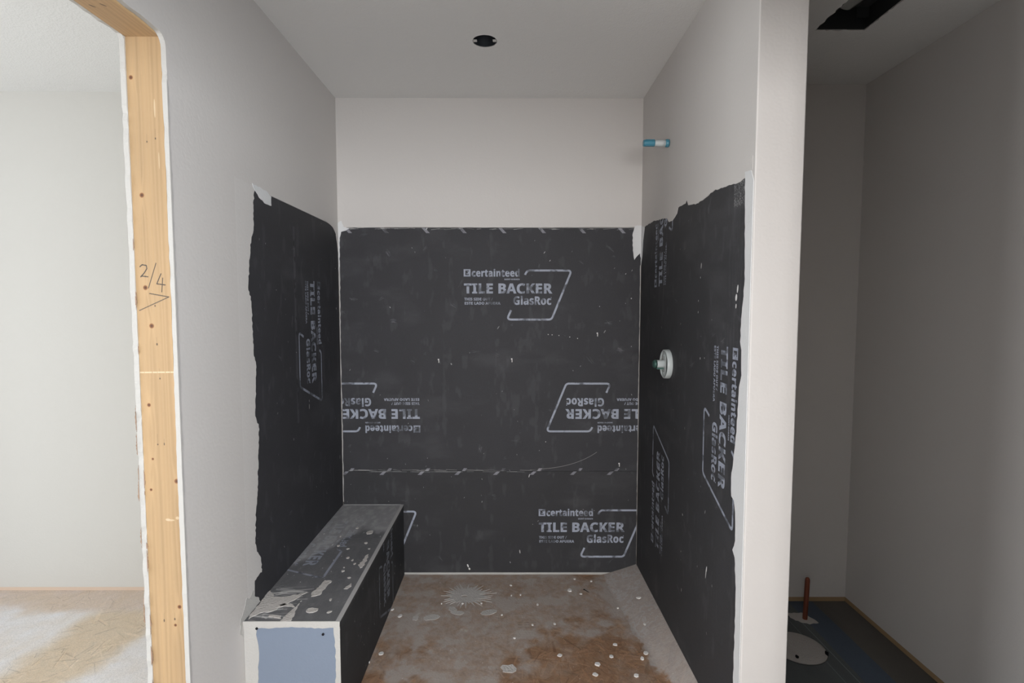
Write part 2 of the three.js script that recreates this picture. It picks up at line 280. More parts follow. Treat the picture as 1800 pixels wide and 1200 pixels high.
// ---------------------------------------------------------------- left wall with its door opening
const pineTexture = (() => {                                      // the face of the door stud: pine grain, knots, pencil figures
  const w = 0.089, h = 2.16, sx = 2600, sy = 940, W = Math.round(w * sx), Hh = Math.round(h * sy), [cv, c] = canvas(W, Hh), im = c.createImageData(W, Hh), d = im.data;
  const X0 = XLO + DW, PX = (x) => (x - X0) * sx, PY = (y) => (2.15 - y) * sy;
  const knots = [[-0.947, 1.713, 5.2], [-0.948, 1.477, 5.2], [-0.936, 1.378, 5.4], [-0.962, 2.006, 4.5], [-0.952, 1.170, 4.2], [-0.948, 1.026, 2.8], [-0.887, 0.966, 5.5], [-0.956, 0.943, 3.2], [-0.893, 0.621, 4.6], [-0.906, 0.570, 3.4]];
  for (let y = 0; y < Hh; y++) for (let x = 0; x < W; x++) {
    let mx = x / sx, my = y / sy, bend = 0, near = 0;
    for (const [kx, ky, kr] of knots) { const dx = mx - (kx - X0), dy = my - (2.15 - ky), q = Math.exp(-(dx * dx / 0.00018 + dy * dy / 0.0016)); bend += q * 0.006 * Math.sign(dx || 1); near += q; }
    const gx = mx + bend + 0.004 * (fbm(my * 2.2, mx * 8, 71, 3) - 0.5);
    const ring = 0.5 + 0.5 * Math.sin(gx * 520 + 16 * fbm(gx * 26, my * 0.5, 77, 3)), fib = hash(Math.floor(gx * 4200), Math.floor(my * 22), 80);
    const k = 1 - 0.065 * ring * sstep(0.3, 0.7, fbm(gx * 70, my * 0.5, 95, 2)) - 0.04 * fib - 0.10 * (fbm(mx * 25, my * 2.5, 90, 3) - 0.4) + 0.07 * near * 0.6;
    const i = (y * W + x) * 4; d[i] = 178 * k; d[i + 1] = 149 * k * (1 - 0.008 * ring); d[i + 2] = 112 * k * (1 - 0.02 * ring); d[i + 3] = 255;
  }
  c.putImageData(im, 0, 0);
  for (const [kx, ky, kr] of knots) for (const [f, col] of [[1.25, 'rgba(150,104,66,0.55)'], [1, 'rgba(112,74,48,0.9)'], [0.6, 'rgba(88,56,38,0.8)'], [0.25, 'rgba(60,40,30,0.7)']]) { c.fillStyle = col; c.beginPath(); c.ellipse(PX(kx), PY(ky), kr * f * 2.6, kr * f * 0.98, 0, 0, 7); c.fill(); }
  for (const [x, y] of [[-0.928, 1.847], [-0.906, 1.855], [-0.933, 1.065], [-0.916, 1.066], [-0.936, 0.583], [-0.907, 0.587], [-0.924, 1.33], [-0.925, 1.43], [-0.92, 1.24]]) { c.fillStyle = 'rgba(70,58,50,0.8)'; c.beginPath(); c.ellipse(PX(x), PY(y), rr(3, 6), rr(2, 4), 0, 0, 7); c.fill(); c.strokeStyle = 'rgba(80,70,60,0.35)'; c.lineWidth = 2; c.beginPath(); c.moveTo(PX(x), PY(y)); c.lineTo(PX(x) + rr(-2, 2), PY(y + rr(0.012, 0.03))); c.stroke(); }
  c.save(); c.strokeStyle = 'rgba(62,56,52,0.92)'; c.lineCap = 'round'; c.lineJoin = 'round';   // pencil: 2/4 and an arrow
  const pen = (pts, lw = 0.0011) => { for (let i = 0; i < pts.length - 1; i++) for (let k = 0; k <= 60; k++) { const f = k / 60; c.fillStyle = 'rgba(62,56,52,0.9)'; c.beginPath(); c.ellipse(PX(pts[i][0] + (pts[i + 1][0] - pts[i][0]) * f), PY(pts[i][1] + (pts[i + 1][1] - pts[i][1]) * f), lw * sx, lw * sy * 0.9, 0, 0, 7); c.fill(); } };
  pen([[-0.960, 1.531], [-0.954, 1.536], [-0.943, 1.534], [-0.942, 1.526], [-0.950, 1.514], [-0.959, 1.505], [-0.956, 1.507], [-0.940, 1.505]]);
  pen([[-0.918, 1.540], [-0.940, 1.476]]);
  pen([[-0.906, 1.513], [-0.918, 1.487], [-0.896, 1.484]]); pen([[-0.902, 1.502], [-0.906, 1.466]]);
  pen([[-0.938, 1.462], [-0.888, 1.453], [-0.966, 1.418]]);
  c.restore();
  c.strokeStyle = 'rgba(214,196,166,0.85)'; c.lineWidth = 3; c.setLineDash([30, 3, 50, 5]); c.beginPath(); c.moveTo(0, PY(1.256)); c.lineTo(W, PY(1.257)); c.stroke(); c.setLineDash([]);
  c.fillStyle = 'rgba(206,188,160,0.6)'; for (const [x, y, a, b] of [[-0.905, 1.93, 5, 22], [-0.899, 1.80, 3, 20], [-0.915, 0.862, 16, 3], [-0.889, 0.866, 12, 4], [-0.908, 0.86, 30, 2.5]]) { c.beginPath(); c.ellipse(PX(x), PY(y), a, b, 0, 0, 7); c.fill(); }
  return asTexture(cv);
})();
const plainPine = (() => {
  const W = 256, Hh = 1024, [cv, c] = canvas(W, Hh), im = c.createImageData(W, Hh), d = im.data;
  for (let y = 0; y < Hh; y++) for (let x = 0; x < W; x++) { const gx = x / 2600 + 0.004 * fbm(y / 400, x / 200, 5, 2), ring = 0.5 + 0.5 * Math.sin(gx * 480 + 15 * fbm(gx * 26, y / 1500, 6, 3)), k = 1 - 0.05 * ring - 0.05 * hash(Math.floor(gx * 4000), y >> 5, 3) - 0.08 * (fbm(x / 90, y / 300, 8, 3) - 0.5), i = (y * W + x) * 4; d[i] = 180 * k; d[i + 1] = 148 * k; d[i + 2] = 110 * k; d[i + 3] = 255; }
  c.putImageData(im, 0, 0);
  c.fillStyle = 'rgba(70,56,48,0.7)'; for (const [x, y] of [[70, 820], [150, 815], [120, 300]]) { c.beginPath(); c.ellipse(x, y, 14, 4, 0.5, 0, 7); c.fill(); }
  return asTexture(cv);
})();
M.pine = std(0.62, 0.42, 0.22, { roughness: 0.7 });
{
  const w = group('wall_left'); struct(w, 'grey painted left wall with door opening and black boards', 'wall');
  const stud = new THREE.MeshStandardMaterial({ map: pineTexture, roughness: 0.65 }), head = new THREE.MeshStandardMaterial({ map: plainPine, roughness: 0.65 });
  // drywall on the bathroom side: outline in (z, y) with the ragged door opening and the cut-out behind the boards
  const ZE = WIN1.z, r = 0.03, zo = ZLF, yo = DOORH + 0.004;
  const arc = []; for (let i = 0; i <= 6; i++) { const a = i / 6 * Math.PI / 2; arc.push([zo + r - Math.cos(a) * r, yo - r + Math.sin(a) * r]); }
  const zBoard = -1.70;
  const jambEdge = ragged([[zo, 0], [zo, 0.35], [zo + 0.002, 0.9], [zo - 0.001, 1.4], [zo, yo - r]], 0.022, 0.0016);
  const headEdge = ragged([[zo + r, yo], [-1.1, yo + 0.001], [-0.8, yo - 0.001], [ZNEAR, yo]], 0.03, 0.002);
  sheet('drywall', [[ZB, H], [ZB, YB], [zBoard, YB], [zBoard, 0], ...jambEdge, ...arc, ...headEdge, [ZNEAR, 0], [ZE, 0], [ZE, H]], null, 'x+', XL, DW, [M.paint, M.gypsum], w);
  const je2 = ragged([[zo + 0.001, FLR], [zo + 0.003, 0.4], [zo, 0.9], [zo + 0.002, 1.5], [zo + 0.002, yo - 0.012]], 0.018, 0.0022);
  const he2 = ragged([[zo + 0.012, yo - 0.001], [-1.1, yo], [-0.8, yo - 0.002], [ZNEAR, yo]], 0.02, 0.0022);
  sheet('drywall', [[ZLR, H], [ZLR, FLR], ...je2, ...he2, [ZNEAR, FLR], [1.3, FLR], [1.3, 0], [WIN1.z, 0], [WIN1.z, H]], null, 'x+', XLO + DW, DW, [M.paintLeft, M.gypsum], w);
  // framing: the two jamb studs, the header, and the plates behind the boards
  const jamb = new THREE.BoxGeometry(0.0885, 2.15, 0.038); jamb.translate((XLO + XL) / 2, 2.15 / 2, ZLF - 0.0195);
  { const u = jamb.attributes.uv; for (let i = 0; i < u.count; i++) u.setY(i, u.getY(i) * 2.15 / 2.16 + 0.005); }
  mesh('jamb_stud', jamb, [M.pine, M.pine, M.pine, M.pine, stud, M.pine], w).userData.label = 'bare pine stud with the pencilled figures 2/4';
  const hd = new THREE.BoxGeometry(0.0885, 0.038, ZNEAR - ZLF + 0.06); hd.translate((XLO + XL) / 2, DOORH + 0.019, (ZNEAR + ZLF) / 2);
  mesh('header', hd, [M.pine, M.pine, M.pine, head, M.pine, M.pine], w);
  box('jamb_stud', [XLO + DW, XL - DW, 0, DOORH, ZNEAR + 0.001, ZNEAR + 0.039], M.pine, w);
  box('framing', [XLO + DW, XL - DW, DOORH + 0.04, H, ZLF - 0.03, ZNEAR + 0.03], M.pine, w);
  box('framing', [XLO + DW + 0.001, XL - DW - 0.001, 0, H, ZB, ZLF - 0.05], M.pine, w);
  box('framing', [XLO + DW + 0.001, XL - DW - 0.001, 0, H, ZNEAR + 0.045, WIN1.z], M.pine, w);
  // torn paper of the drywall along the opening
  const torn = (za, x0, x1, ya, yb, n, mat, name) => {
    for (let i = 0; i < n; i++) {
      const y = rr(ya, yb), l = rr(0.01, 0.06), wd = rr(0.001, 0.0042);
      sheet(name, ragged([[x0, y - l / 2], [x0 + (x1 > x0 ? wd : -wd), y - l * 0.2], [x0 + (x1 > x0 ? wd * 0.6 : -wd * 0.6), y + l * 0.3], [x0, y + l / 2]], 0.004, 0.0012), null, 'z+', za + rr(0.001, 0.004), 0.0008, mat, w);
    }
  };
  torn(ZLF, XLO - 0.0002, XLO - 1, 0.45, 1.25, 16, M.paper, 'torn_paper');
  torn(ZLF, XLO + DW, XLO + 1, 0.05, 1.0, 14, M.paper, 'torn_paper');
  torn(ZLF, XLO + DW, XLO + 1, 1.3, 1.6, 4, M.paper, 'torn_paper');
  // pale compound brushed along the wall by the opening edge
  sheet('joint_compound', [...ragged([[ZLF + 0.001, 0.02], [ZLF - 0.004, 0.4], [ZLF - 0.002, 0.9], [ZLF - 0.005, 1.3], [ZLF - 0.003, 1.8], [ZLF, 2.02]], 0.018, 0.0022), [ZLF + 0.0005, 2.02], [ZLF + 0.0005, 0.02]].reverse(), null, 'x+', XL + 0.0015, 0.0014, M.paperPale, w);
  sheet('joint_compound', ragged([[-1.645, 0.36], [-1.645, 0.405], [-1.77, 0.405], [-1.755, 0.43], [-1.735, 0.445], [-1.72, 0.475], [-1.70, 0.46], [-1.68, 0.47], [-1.66, 0.44], [-1.635, 0.425], [-1.63, 0.38], [-1.645, 0.36]], 0.008, 0.004).slice(0, -1).reverse(), null, 'x+', XL + 0.0008, 0.0008, M.gypsum, w);
  // boards
  const zf = -1.705, wb = zf - ZB, hb = 1.8275 - 0.03;
  const cz = (z) => (zf - z) * S, cy = (y) => (1.8275 - y) * S;
  const t = boardTexture(wb, hb, 1130, (c) => {
    const q = 1130, X = (z) => (zf - z) * q, Y = (y) => (1.8275 - y) * q;
    printMark(c, q, X(-2.416), Y(1.543), Math.PI / 2, 0.85); printMark(c, q, X(-1.776), Y(1.357), Math.PI / 2, 0.8);
    c.fillStyle = 'rgba(120,120,126,0.28)'; c.fillRect(X(-2.125), Y(1.75), 22, 900);
  }, { seed: 11, flecks: 46 });
  panel('tile_backer_board', wb, hb, DW, t, w, [XL - 0.0008, 0.03 + hb / 2, (zf + ZB) / 2], [0, Math.PI / 2, 0]).userData.label = 'black printed tile backer board of the left wall';
  // painted compound lapping over the front edge and the upper corners of the board
  const edge = [[-1.815, 1.836], [-1.815, 1.820], [-1.803, 1.761], [-1.803, 1.695], [-1.776, 1.634], [-1.757, 1.520], [-1.751, 1.492], [-1.772, 1.445], [-1.776, 1.272], [-1.790, 1.232], [-1.775, 1.058], [-1.797, 1.014], [-1.775, 0.801], [-1.758, 0.728], [-1.748, 0.633], [-1.754, 0.600], [-1.785, 0.555], [-1.786, 0.504], [-1.736, 0.499], [-1.729, 0.40], [-1.715, 0.31]];
  sheet('joint_compound', [...ragged(edge, 0.009, 0.0036), [-1.688, 0.31], [-1.688, 1.836]], null, 'x+', XL + 0.0001, 0.0009, M.paintPale, w);
  sheet('joint_compound', ragged([[-1.800, 1.842], [-1.815, 1.822], [-1.86, 1.800], [-1.90, 1.792], [-1.937, 1.793], [-1.939, 1.826], [-1.90, 1.838], [-1.800, 1.842]], 0.012, 0.0022).slice(0, -1), null, 'x+', XL + 0.0013, 0.002, M.compound, w);
  sheet('joint_compound', ragged([[ZB, 1.835], [ZB, 1.70], [ZB + 0.012, 1.745], [ZB + 0.03, 1.79], [ZB + 0.07, 1.815], [ZB + 0.13, 1.827], [ZB + 0.2, 1.835], [ZB, 1.835]], 0.02, 0.002).slice(0, -1).reverse(), null, 'x+', XL + 0.001, 0.002, M.paint, w);
}

// ---------------------------------------------------------------- right partition wall (its end shows as a tall pale pillar)
{
  const w = group('wall_right'); struct(w, 'right shower partition ending in a tall pale pillar', 'wall');
  box('framing', [XR + DW, XRO - DW, FWC, H, ZB, ZRF - DW], M.pine, w);
  sheet('drywall', [[ZB, H], [ZB, YB], [-1.472, YB], [-1.472, 0], [ZRF - DW, 0], [ZRF - DW, H]].reverse(), null, 'x-', XR, DW, M.paint, w);
  box('drywall', [XRO - DW, XRO, FWC, H, ZWC, ZRF - DW], M.paint, w);
  // end face with softly rounded corner beads
  const s = new THREE.Shape(), r = 0.004, a = XR, b = XRO; s.moveTo(a, 0.004); s.lineTo(a, r); s.absarc(a + r, r, r, Math.PI, Math.PI * 1.5); s.lineTo(b - r, 0); s.absarc(b - r, r, r, Math.PI * 1.5, Math.PI * 2); s.lineTo(b, DW); s.lineTo(a, DW);
  const g = new THREE.ExtrudeGeometry(s, { depth: H - FWC, bevelEnabled: false, curveSegments: 6 }); g.rotateX(-Math.PI / 2); g.scale(1, 1, 1); g.translate(0, FWC, 0);
  // after the turn the shape's y runs to -z: end face at ZRF
  g.translate(0, 0, ZRF);
  mesh('end_drywall', g, M.paint, w);
  const zf = -1.474, wb = zf - ZB, hb = 1.8275 - 0.05, q = 1150;
  const t = boardTexture(wb, hb, q, (c) => {
    const X = (z) => (z - ZB) * q, Y = (y) => (1.8275 - y) * q;
    printMark(c, q, X(-2.421), Y(1.519), -Math.PI / 2, 0.95); printMark(c, q, X(-2.404), Y(0.341), -Math.PI / 2, 0.95); printMark(c, q, X(-1.517), Y(1.308), Math.PI / 2, 0.95);
  }, {
    seed: 17, flecks: 60, scuffs: 30, base: [54, 54, 57], after: (c) => {
      const X = (z) => (z - ZB) * q, Y = (y) => (1.8275 - y) * q;
      for (let k = 0; k < 260; k++) { c.fillStyle = `rgba(150,150,152,${rr(0.02, 0.07)})`; c.fillRect(X(rr(-1.60, -1.50)), Y(rr(1.76, 1.33)), rr(1, 5), rr(10, 120)); }
      for (let k = 0; k < 900; k++) { c.fillStyle = `rgba(186,186,186,${rr(0.1, 0.5)})`; c.fillRect(X(rr(-1.575, -1.488)), Y(rr(1.72, 1.81)), rr(1, 4), rr(1, 5)); }
      c.fillStyle = 'rgba(228,228,226,0.95)';
      for (const [z, y, a, b] of [[-1.532, 1.48, 5, 14], [-1.54, 1.455, 7, 12], [-1.54, 1.43, 4, 8], [-1.72, 0.535, 3, 26], [-1.715, 0.55, 3, 12], [-1.83, 1.57, 3, 12], [-1.835, 1.53, 2, 4], [-1.85, 1.45, 2, 4], [-1.85, 1.41, 2, 5], [-1.82, 1.25, 3, 5], [-1.78, 1.255, 2, 3]]) { c.beginPath(); c.ellipse(X(z), Y(y), a, b, 0.15, 0, 7); c.fill(); }
      for (let k = 0; k < 40; k++) { c.strokeStyle = `rgba(150,152,155,${rr(0.05, 0.16)})`; c.lineWidth = rr(1, 2.5); const z = rr(-1.82, -1.62), y = rr(0.45, 0.75); c.beginPath(); c.moveTo(X(z), Y(y)); c.lineTo(X(z + rr(-0.01, 0.01)), Y(y - rr(0.02, 0.1))); c.stroke(); }
    },
  });
  panel('tile_backer_board', wb, hb, DW, t, w, [XR + 0.0008, 0.05 + hb / 2, (zf + ZB) / 2], [0, -Math.PI / 2, 0]).userData.label = 'black printed tile backer board of the right wall';
  const edge = [[-1.500, 1.805], [-1.498, 1.761], [-1.485, 1.554], [-1.484, 1.490], [-1.497, 1.394], [-1.500, 1.329], [-1.491, 1.305], [-1.486, 1.233], [-1.499, 1.198], [-1.507, 1.081], [-1.521, 1.001], [-1.536, 0.920], [-1.532, 0.866], [-1.512, 0.860], [-1.501, 0.813], [-1.497, 0.746], [-1.514, 0.711], [-1.497, 0.695], [-1.484, 0.609], [-1.483, 0.479], [-1.485, 0.321], [-1.485, 0.05]];
  sheet('joint_compound', [...ragged(edge, 0.016, 0.0022), [ZRF - 0.006, 0.05], [ZRF - 0.006, 1.77], [-1.462, 1.80]], null, 'x-', XR - 0.0014, 0.003, M.compound, w);
  const top = [[-2.65, 1.822], [-2.616, 1.824], [-2.441, 1.823], [-2.246, 1.803], [-2.212, 1.781], [-2.166, 1.778], [-2.108, 1.798], [-2.095, 1.818], [-2.008, 1.816], [-1.996, 1.828], [-1.975, 1.805], [-1.885, 1.792], [-1.803, 1.795], [-1.729, 1.803], [-1.660, 1.797], [-1.596, 1.791], [-1.548, 1.785], [-1.500, 1.789]];
  sheet('joint_compound', [...ragged(top, 0.014, 0.0022), [-1.455, 1.80], [-1.455, 1.838], [-2.65, 1.836]], null, 'x-', XR - 0.0008, 0.002, M.paint, w);
  sheet('joint_compound', ragged([[ZB, 1.836], [ZB, 1.64], [ZB + 0.02, 1.68], [ZB + 0.035, 1.76], [ZB + 0.06, 1.822], [ZB, 1.836]], 0.014, 0.0015).slice(0, -1), null, 'x-', XR - 0.001, 0.002, M.compound, w);
}

// ---------------------------------------------------------------- the other walls
const wallBox = (name, a, mat, label) => struct(box(name, a, mat), label, 'wall');
wallBox('wall_recess_back', [XRO, XWC + 0.12, FWC + 0.02, H, ZWC - 0.12, ZWC], M.paint, 'grey back wall of the dark recess right of the pillar');
wallBox('wall_far_right', [XWC, XWC + 0.12, FWC + 0.02, H, ZWC, -0.58], M.paint, 'dim grey wall on the far right of the recess');
wallBox('wall_recess_front', [0.72, XWC, 0, H, -0.70, -0.58], M.paint, 'wall closing the recess toward the camera');
wallBox('wall_header', [XL, 0.72, 2.0, H, -0.56, -0.44], M.paint, 'dropped header over the passage above the camera');
wallBox('wall_room_back', [-4.12, XLO, FLR + 0.016, H, ZLR - 0.12, ZLR], M.paintLeft, 'bright pale wall seen through the door opening');

// the walls behind and beside the camera, each with its window
const withOpening = (x0, x1, y0, y1, z0, z1, ox0, ox1, oy0, oy1) => mergeGeometries([boxGeo(x0, ox0, y0, y1, z0, z1), boxGeo(ox1, x1, y0, y1, z0, z1), boxGeo(ox0, ox1, oy1, y1, z0, z1), boxGeo(ox0, ox1, y0, oy0, z0, z1)]);
const inZ = (x0, x1, y0, W) => withOpening(x0, x1, y0, H, W.z, W.z + 0.12, W.x - W.w / 2, W.x + W.w / 2, W.y - W.h / 2, W.y + W.h / 2);
struct(mesh('wall_front', inZ(XLO, 0.84, 0, WIN1), M.paint), 'bathroom wall with a window behind the camera', 'wall');
const inX = (x0, x1, y0, z0, z1, W) => { const a = W.z - W.w / 2, b = W.z + W.w / 2; return mergeGeometries([boxGeo(x0, x1, y0, H, z0, a), boxGeo(x0, x1, y0, H, b, z1), boxGeo(x0, x1, y0, W.y - W.h / 2, a, b), boxGeo(x0, x1, W.y + W.h / 2, H, a, b)]); };
wallBox('wall_room_front', [-4.12, XLO, FLR, H, 1.3, 1.42], M.paintLeft, 'wall of the bright room toward the camera side');
struct(mesh('wall_room_left', inX(-4.12, -4.0, FLR, ZLR, 1.3, WIN2), M.paintLeft), 'window wall of the bright room', 'wall');
struct(mesh('wall_side', inX(0.72, 0.84, 0, -0.58, WIN1.z, WIN3), M.paint), 'bathroom side wall with a window right of the camera', 'wall');
function windowUnit(n, W, label) {
  const g = group('window_' + n, [W.x - Math.sin(W.turn) * 0.06, W.y - W.h / 2, W.z - Math.cos(W.turn) * 0.06]), w = W.w, h = W.h; g.rotation.y = W.turn;
  const fr = mesh('window_frame', mergeGeometries([boxGeo(-w / 2, w / 2, 0, 0.05, -0.03, 0.03), boxGeo(-w / 2, w / 2, h - 0.05, h, -0.03, 0.03), boxGeo(-w / 2, -w / 2 + 0.05, 0.05, h - 0.05, -0.03, 0.03), boxGeo(w / 2 - 0.05, w / 2, 0.05, h - 0.05, -0.03, 0.03), boxGeo(-0.02, 0.02, 0.05, h - 0.05, -0.02, 0.02)]), M.frame, g);
  for (const s of [-1, 1]) { const x0 = s < 0 ? -w / 2 + 0.05 : 0.02, x1 = s < 0 ? -0.02 : w / 2 - 0.05; mesh('pane', new THREE.PlaneGeometry(x1 - x0, h - 0.1), M.glass, fr, [(x0 + x1) / 2, h / 2, 0]); }
  struct(g, label, 'window');
}
windowUnit(1, WIN1, 'white framed bathroom window behind the camera');
windowUnit(2, WIN2, 'white framed window of the bright room on the left');
windowUnit(3, WIN3, 'white framed bathroom window right of the camera');

// ---------------------------------------------------------------- floors
function osbTexture(wm, hm, q, base, spread, shade, strands) {      // strand board with dust; shade(x, y) returns [amount, grain] of dust in metres from the upper left
  const W = Math.round(wm * q), Hh = Math.round(hm * q), [cv, c] = canvas(W, Hh);
  c.fillStyle = `rgb(${base})`; c.fillRect(0, 0, W, Hh);
  const n = Math.round(wm * hm * strands);
  for (let i = 0; i < n; i++) {
    const k = rr(-spread, spread), wv = rr(-6, 6); c.fillStyle = `rgba(${base[0] + k | 0},${base[1] + k * 0.85 + wv * 0.5 | 0},${base[2] + k * 0.7 + wv | 0},${rr(0.35, 0.9)})`;
    c.save(); c.translate(rnd() * W, rnd() * Hh); c.rotate(rr(0, Math.PI)); const l = rr(0.03, 0.11) * q, t = rr(0.004, 0.016) * q;
    c.beginPath(); c.moveTo(-l / 2, -t / 2 * rnd()); c.lineTo(l / 2, -t / 2); c.lineTo(l / 2 + rr(-6, 6), t / 2); c.lineTo(-l / 2, t / 2); c.fill();
    if (rnd() < 0.3 && base[0] < 200) { c.strokeStyle = 'rgba(50,32,22,0.35)'; c.lineWidth = 1.2; c.beginPath(); c.moveTo(-l / 2, t / 2); c.lineTo(l / 2, t / 2); c.stroke(); }
    c.restore();
  }
  const im = c.getImageData(0, 0, W, Hh), d = im.data;
  for (let y = 0; y < Hh; y++) for (let x = 0; x < W; x++) {
    const i = (y * W + x) * 4, [a, col] = shade(x / q, y / q), g = 0.93 + 0.14 * hash(x, y, 4);
    for (let k = 0; k < 3; k++) d[i + k] = (d[i + k] * (1 - a) + col[k] * a) * g;
  }
  c.putImageData(im, 0, 0);
  return [cv, c];
}
const fH = (x, z) => {                                              // the shower floor: nearly flat, raised against the right wall and a little at the bench
  const back = (-1.7 - z) / (-1.7 - ZB), wd = 0.05 + 0.13 * Math.max(0, back), e = XR - x;
  let y = FS + 0.0015 * (fbm(x * 9, z * 9, 2, 3) - 0.5);
  if (e < wd) y += (0.085 - 0.028 * back) * Math.pow(1 - e / wd, 1.15);
  return y;
};
{
  const x0 = BX - 0.02, x1 = XR, z0 = ZB, z1 = ZRF, w = x1 - x0, h = z1 - z0, q = 1400;
  const [cv, c] = osbTexture(w, h, q, [142, 110, 85], 26, (mx, my) => {
    const x = x0 + mx, n = fbm(mx * 5, my * 5, 101, 5), n2 = fbm(mx * 16, my * 16, 120, 4), fine = fbm(mx * 60, my * 60, 140, 3);
    const e = XR - x, wd = 0.07 + 0.12 * Math.max(0, 1 - my / 0.95);
    const wall = 0.8 * sstep(0.012, -0.012, e - wd - 0.07 * (n2 - 0.5) - 0.05 * (n - 0.5) - 0.03 * (fine - 0.5));         // pale dust swept up against the right wall, with its own ragged outline
    const bare = Math.max(sstep(0.30, 0.75, my) * sstep(0.55, 1.0, mx + 0.25 * my) * 1.2, sstep(0.55, 0.95, my) * sstep(0.35, 0.0, mx) * 0.9);     // swept bare toward the front corners
    const cover = sstep(0.30, 0.56, 0.66 + 0.75 * (n - 0.5) + 0.4 * (n2 - 0.5) - 0.42 * bare);
    let a = 0.86 * cover * (0.75 + 0.5 * (fine - 0.5)) + 0.30 * sstep(0.45, 0.7, n2);
    a = Math.max(a, wall * (0.9 + 0.2 * (fine - 0.5)));
    return [Math.min(0.9, a), wall > a - 0.1 ? [178, 177, 178] : [170, 162, 157]];
  }, 2600);
  const X = (x) => (x - x0) * q, Z = (z) => (z - z0) * q;
  // boot prints and trowel scrapes
  for (let k = 0; k < 7; k++) { c.fillStyle = 'rgba(190,184,178,0.14)'; c.fillRect(X(0.02), Z(-2.245 + k * 0.013), 90 * 1.2, 8); }
  for (let k = 0; k < 9; k++) { c.fillStyle = 'rgba(60,52,48,0.16)'; c.fillRect(X(0.03 + (k % 3) * 0.03), Z(-2.26 + Math.floor(k / 3) * 0.018), 30, 9); }
  for (let k = 0; k < 120; k++) { c.strokeStyle = `rgba(205,198,192,${rr(0.06, 0.28)})`; c.lineWidth = rr(1, 4); const x = rr(x0, x1 - 0.08), z = rr(-2.4, -1.5), t = rr(0, 6.28), l = rr(0.01, 0.06); c.beginPath(); c.moveTo(X(x), Z(z)); c.quadraticCurveTo(X(x + l * Math.cos(t) * 0.6 + rr(-0.01, 0.01)), Z(z + l * Math.sin(t) * 0.5), X(x + l * Math.cos(t)), Z(z + l * Math.sin(t))); c.stroke(); }
  for (const [x, z, a, b] of [[-0.36, -2.33, 34, 22], [-0.42, -2.32, 18, 20], [0.16, -2.13, 60, 45], [-0.05, -2.17, 44, 30], [0.22, -2.0, 40, 60], [-0.25, -2.0, 60, 40], [-0.1, -2.1, 22, 34], [-0.2, -2.2, 26, 18], [0.06, -2.3, 36, 20], [0.3, -2.25, 30, 22]]) {
    for (let k = 0; k < 26; k++) { c.fillStyle = `rgba(196,190,184,${rr(0.04, 0.1)})`; const t = rr(0, 6.28), f = Math.sqrt(rnd()); c.save(); c.translate(X(x) + Math.cos(t) * a * f, Z(z) + Math.sin(t) * b * f); c.rotate(rr(0, 6)); c.beginPath(); c.ellipse(0, 0, rr(6, 18), rr(3, 10), 0, 0, 7); c.fill(); c.restore(); }
  }
  for (let k = 0; k < 240; k++) { c.fillStyle = `rgba(216,211,206,${rr(0.4, 0.9)})`; c.beginPath(); c.ellipse(X(rr(x0, x1)), Z(rr(z0, z1)), rr(1, 3.4), rr(1, 3), rr(0, 3), 0, 7); c.fill(); }
  const mat = new THREE.MeshStandardMaterial({ map: asTexture(cv), roughness: 0.8, bumpMap: rough, bumpScale: 0.0012 });
  const nx = 120, nz = 60, g = new THREE.PlaneGeometry(w, h, nx, nz); g.rotateX(-Math.PI / 2); g.translate(x0 + w / 2, 0, z0 + h / 2);
  const p = g.attributes.position; for (let i = 0; i < p.count; i++) p.setY(i, fH(p.getX(i), p.getZ(i))); g.computeVertexNormals();
  const f = group('floor'); struct(f, 'dusty strand board floor of the shower with spattered compound', 'floor');
  mesh('strand_board', g, mat, f);
  box('subfloor', [XL, XR, -0.15, FS - 0.008, ZB, ZRF], M.pine, f);
  // starburst splash of compound near the back wall
  const cx = -0.222, cz = -2.475, pts = [];
  const N = 34; for (let i = 0; i < N * 2; i++) { const a = (i + rr(-0.3, 0.3)) / (N * 2) * Math.PI * 2, long = i % 2 === 0, k = long ? rr(0.72, 1.2) : rr(0.5, 0.72); pts.push([cx + Math.cos(a) * 0.118 * k * (1 + 0.12 * Math.cos(a)), cz + Math.sin(a) * 0.098 * k]); }
  const hole = blob(cx - 0.002, cz + 0.006, 0.016, 0.008, 9, 0.2);
  sheet('compound_splash', pts, [hole], 'y+', FS + 0.0016, 0.002, M.splash, f);
  for (const [bx, bz, a, b, t] of [[-0.10, -2.335, 0.036, 0.022, -0.4], [-0.245, -2.33, 0.034, 0.016, 0.1], [-0.27, -2.36, 0.02, 0.018, 0.4], [-0.36, -2.295, 0.035, 0.022, -0.2], [-0.43, -2.29, 0.014, 0.018, 0]]) sheet('compound_splash', blob(bx, bz, a, b, 11, 0.18, t), null, 'y+', FS + 0.0014, 0.002, M.splash, f);
  sheet('compound_splash', blob(-0.008, -1.955, 0.03, 0.022, 11, 0.3), null, 'y+', FS + 0.002, 0.003, M.cream, f);
  // bathroom floor in front of the shower, out of view
  struct(box('floor_bathroom', [XL, XWC, -0.15, 0, ZRF, -0.58], std(0.20, 0.155, 0.12)), 'strand board floor in front of the shower', 'floor');
  struct(box('floor_bathroom', [XL, 0.84, -0.15, 0, -0.58, WIN1.z], std(0.20, 0.155, 0.12)), 'strand board floor under the camera', 'floor');
}
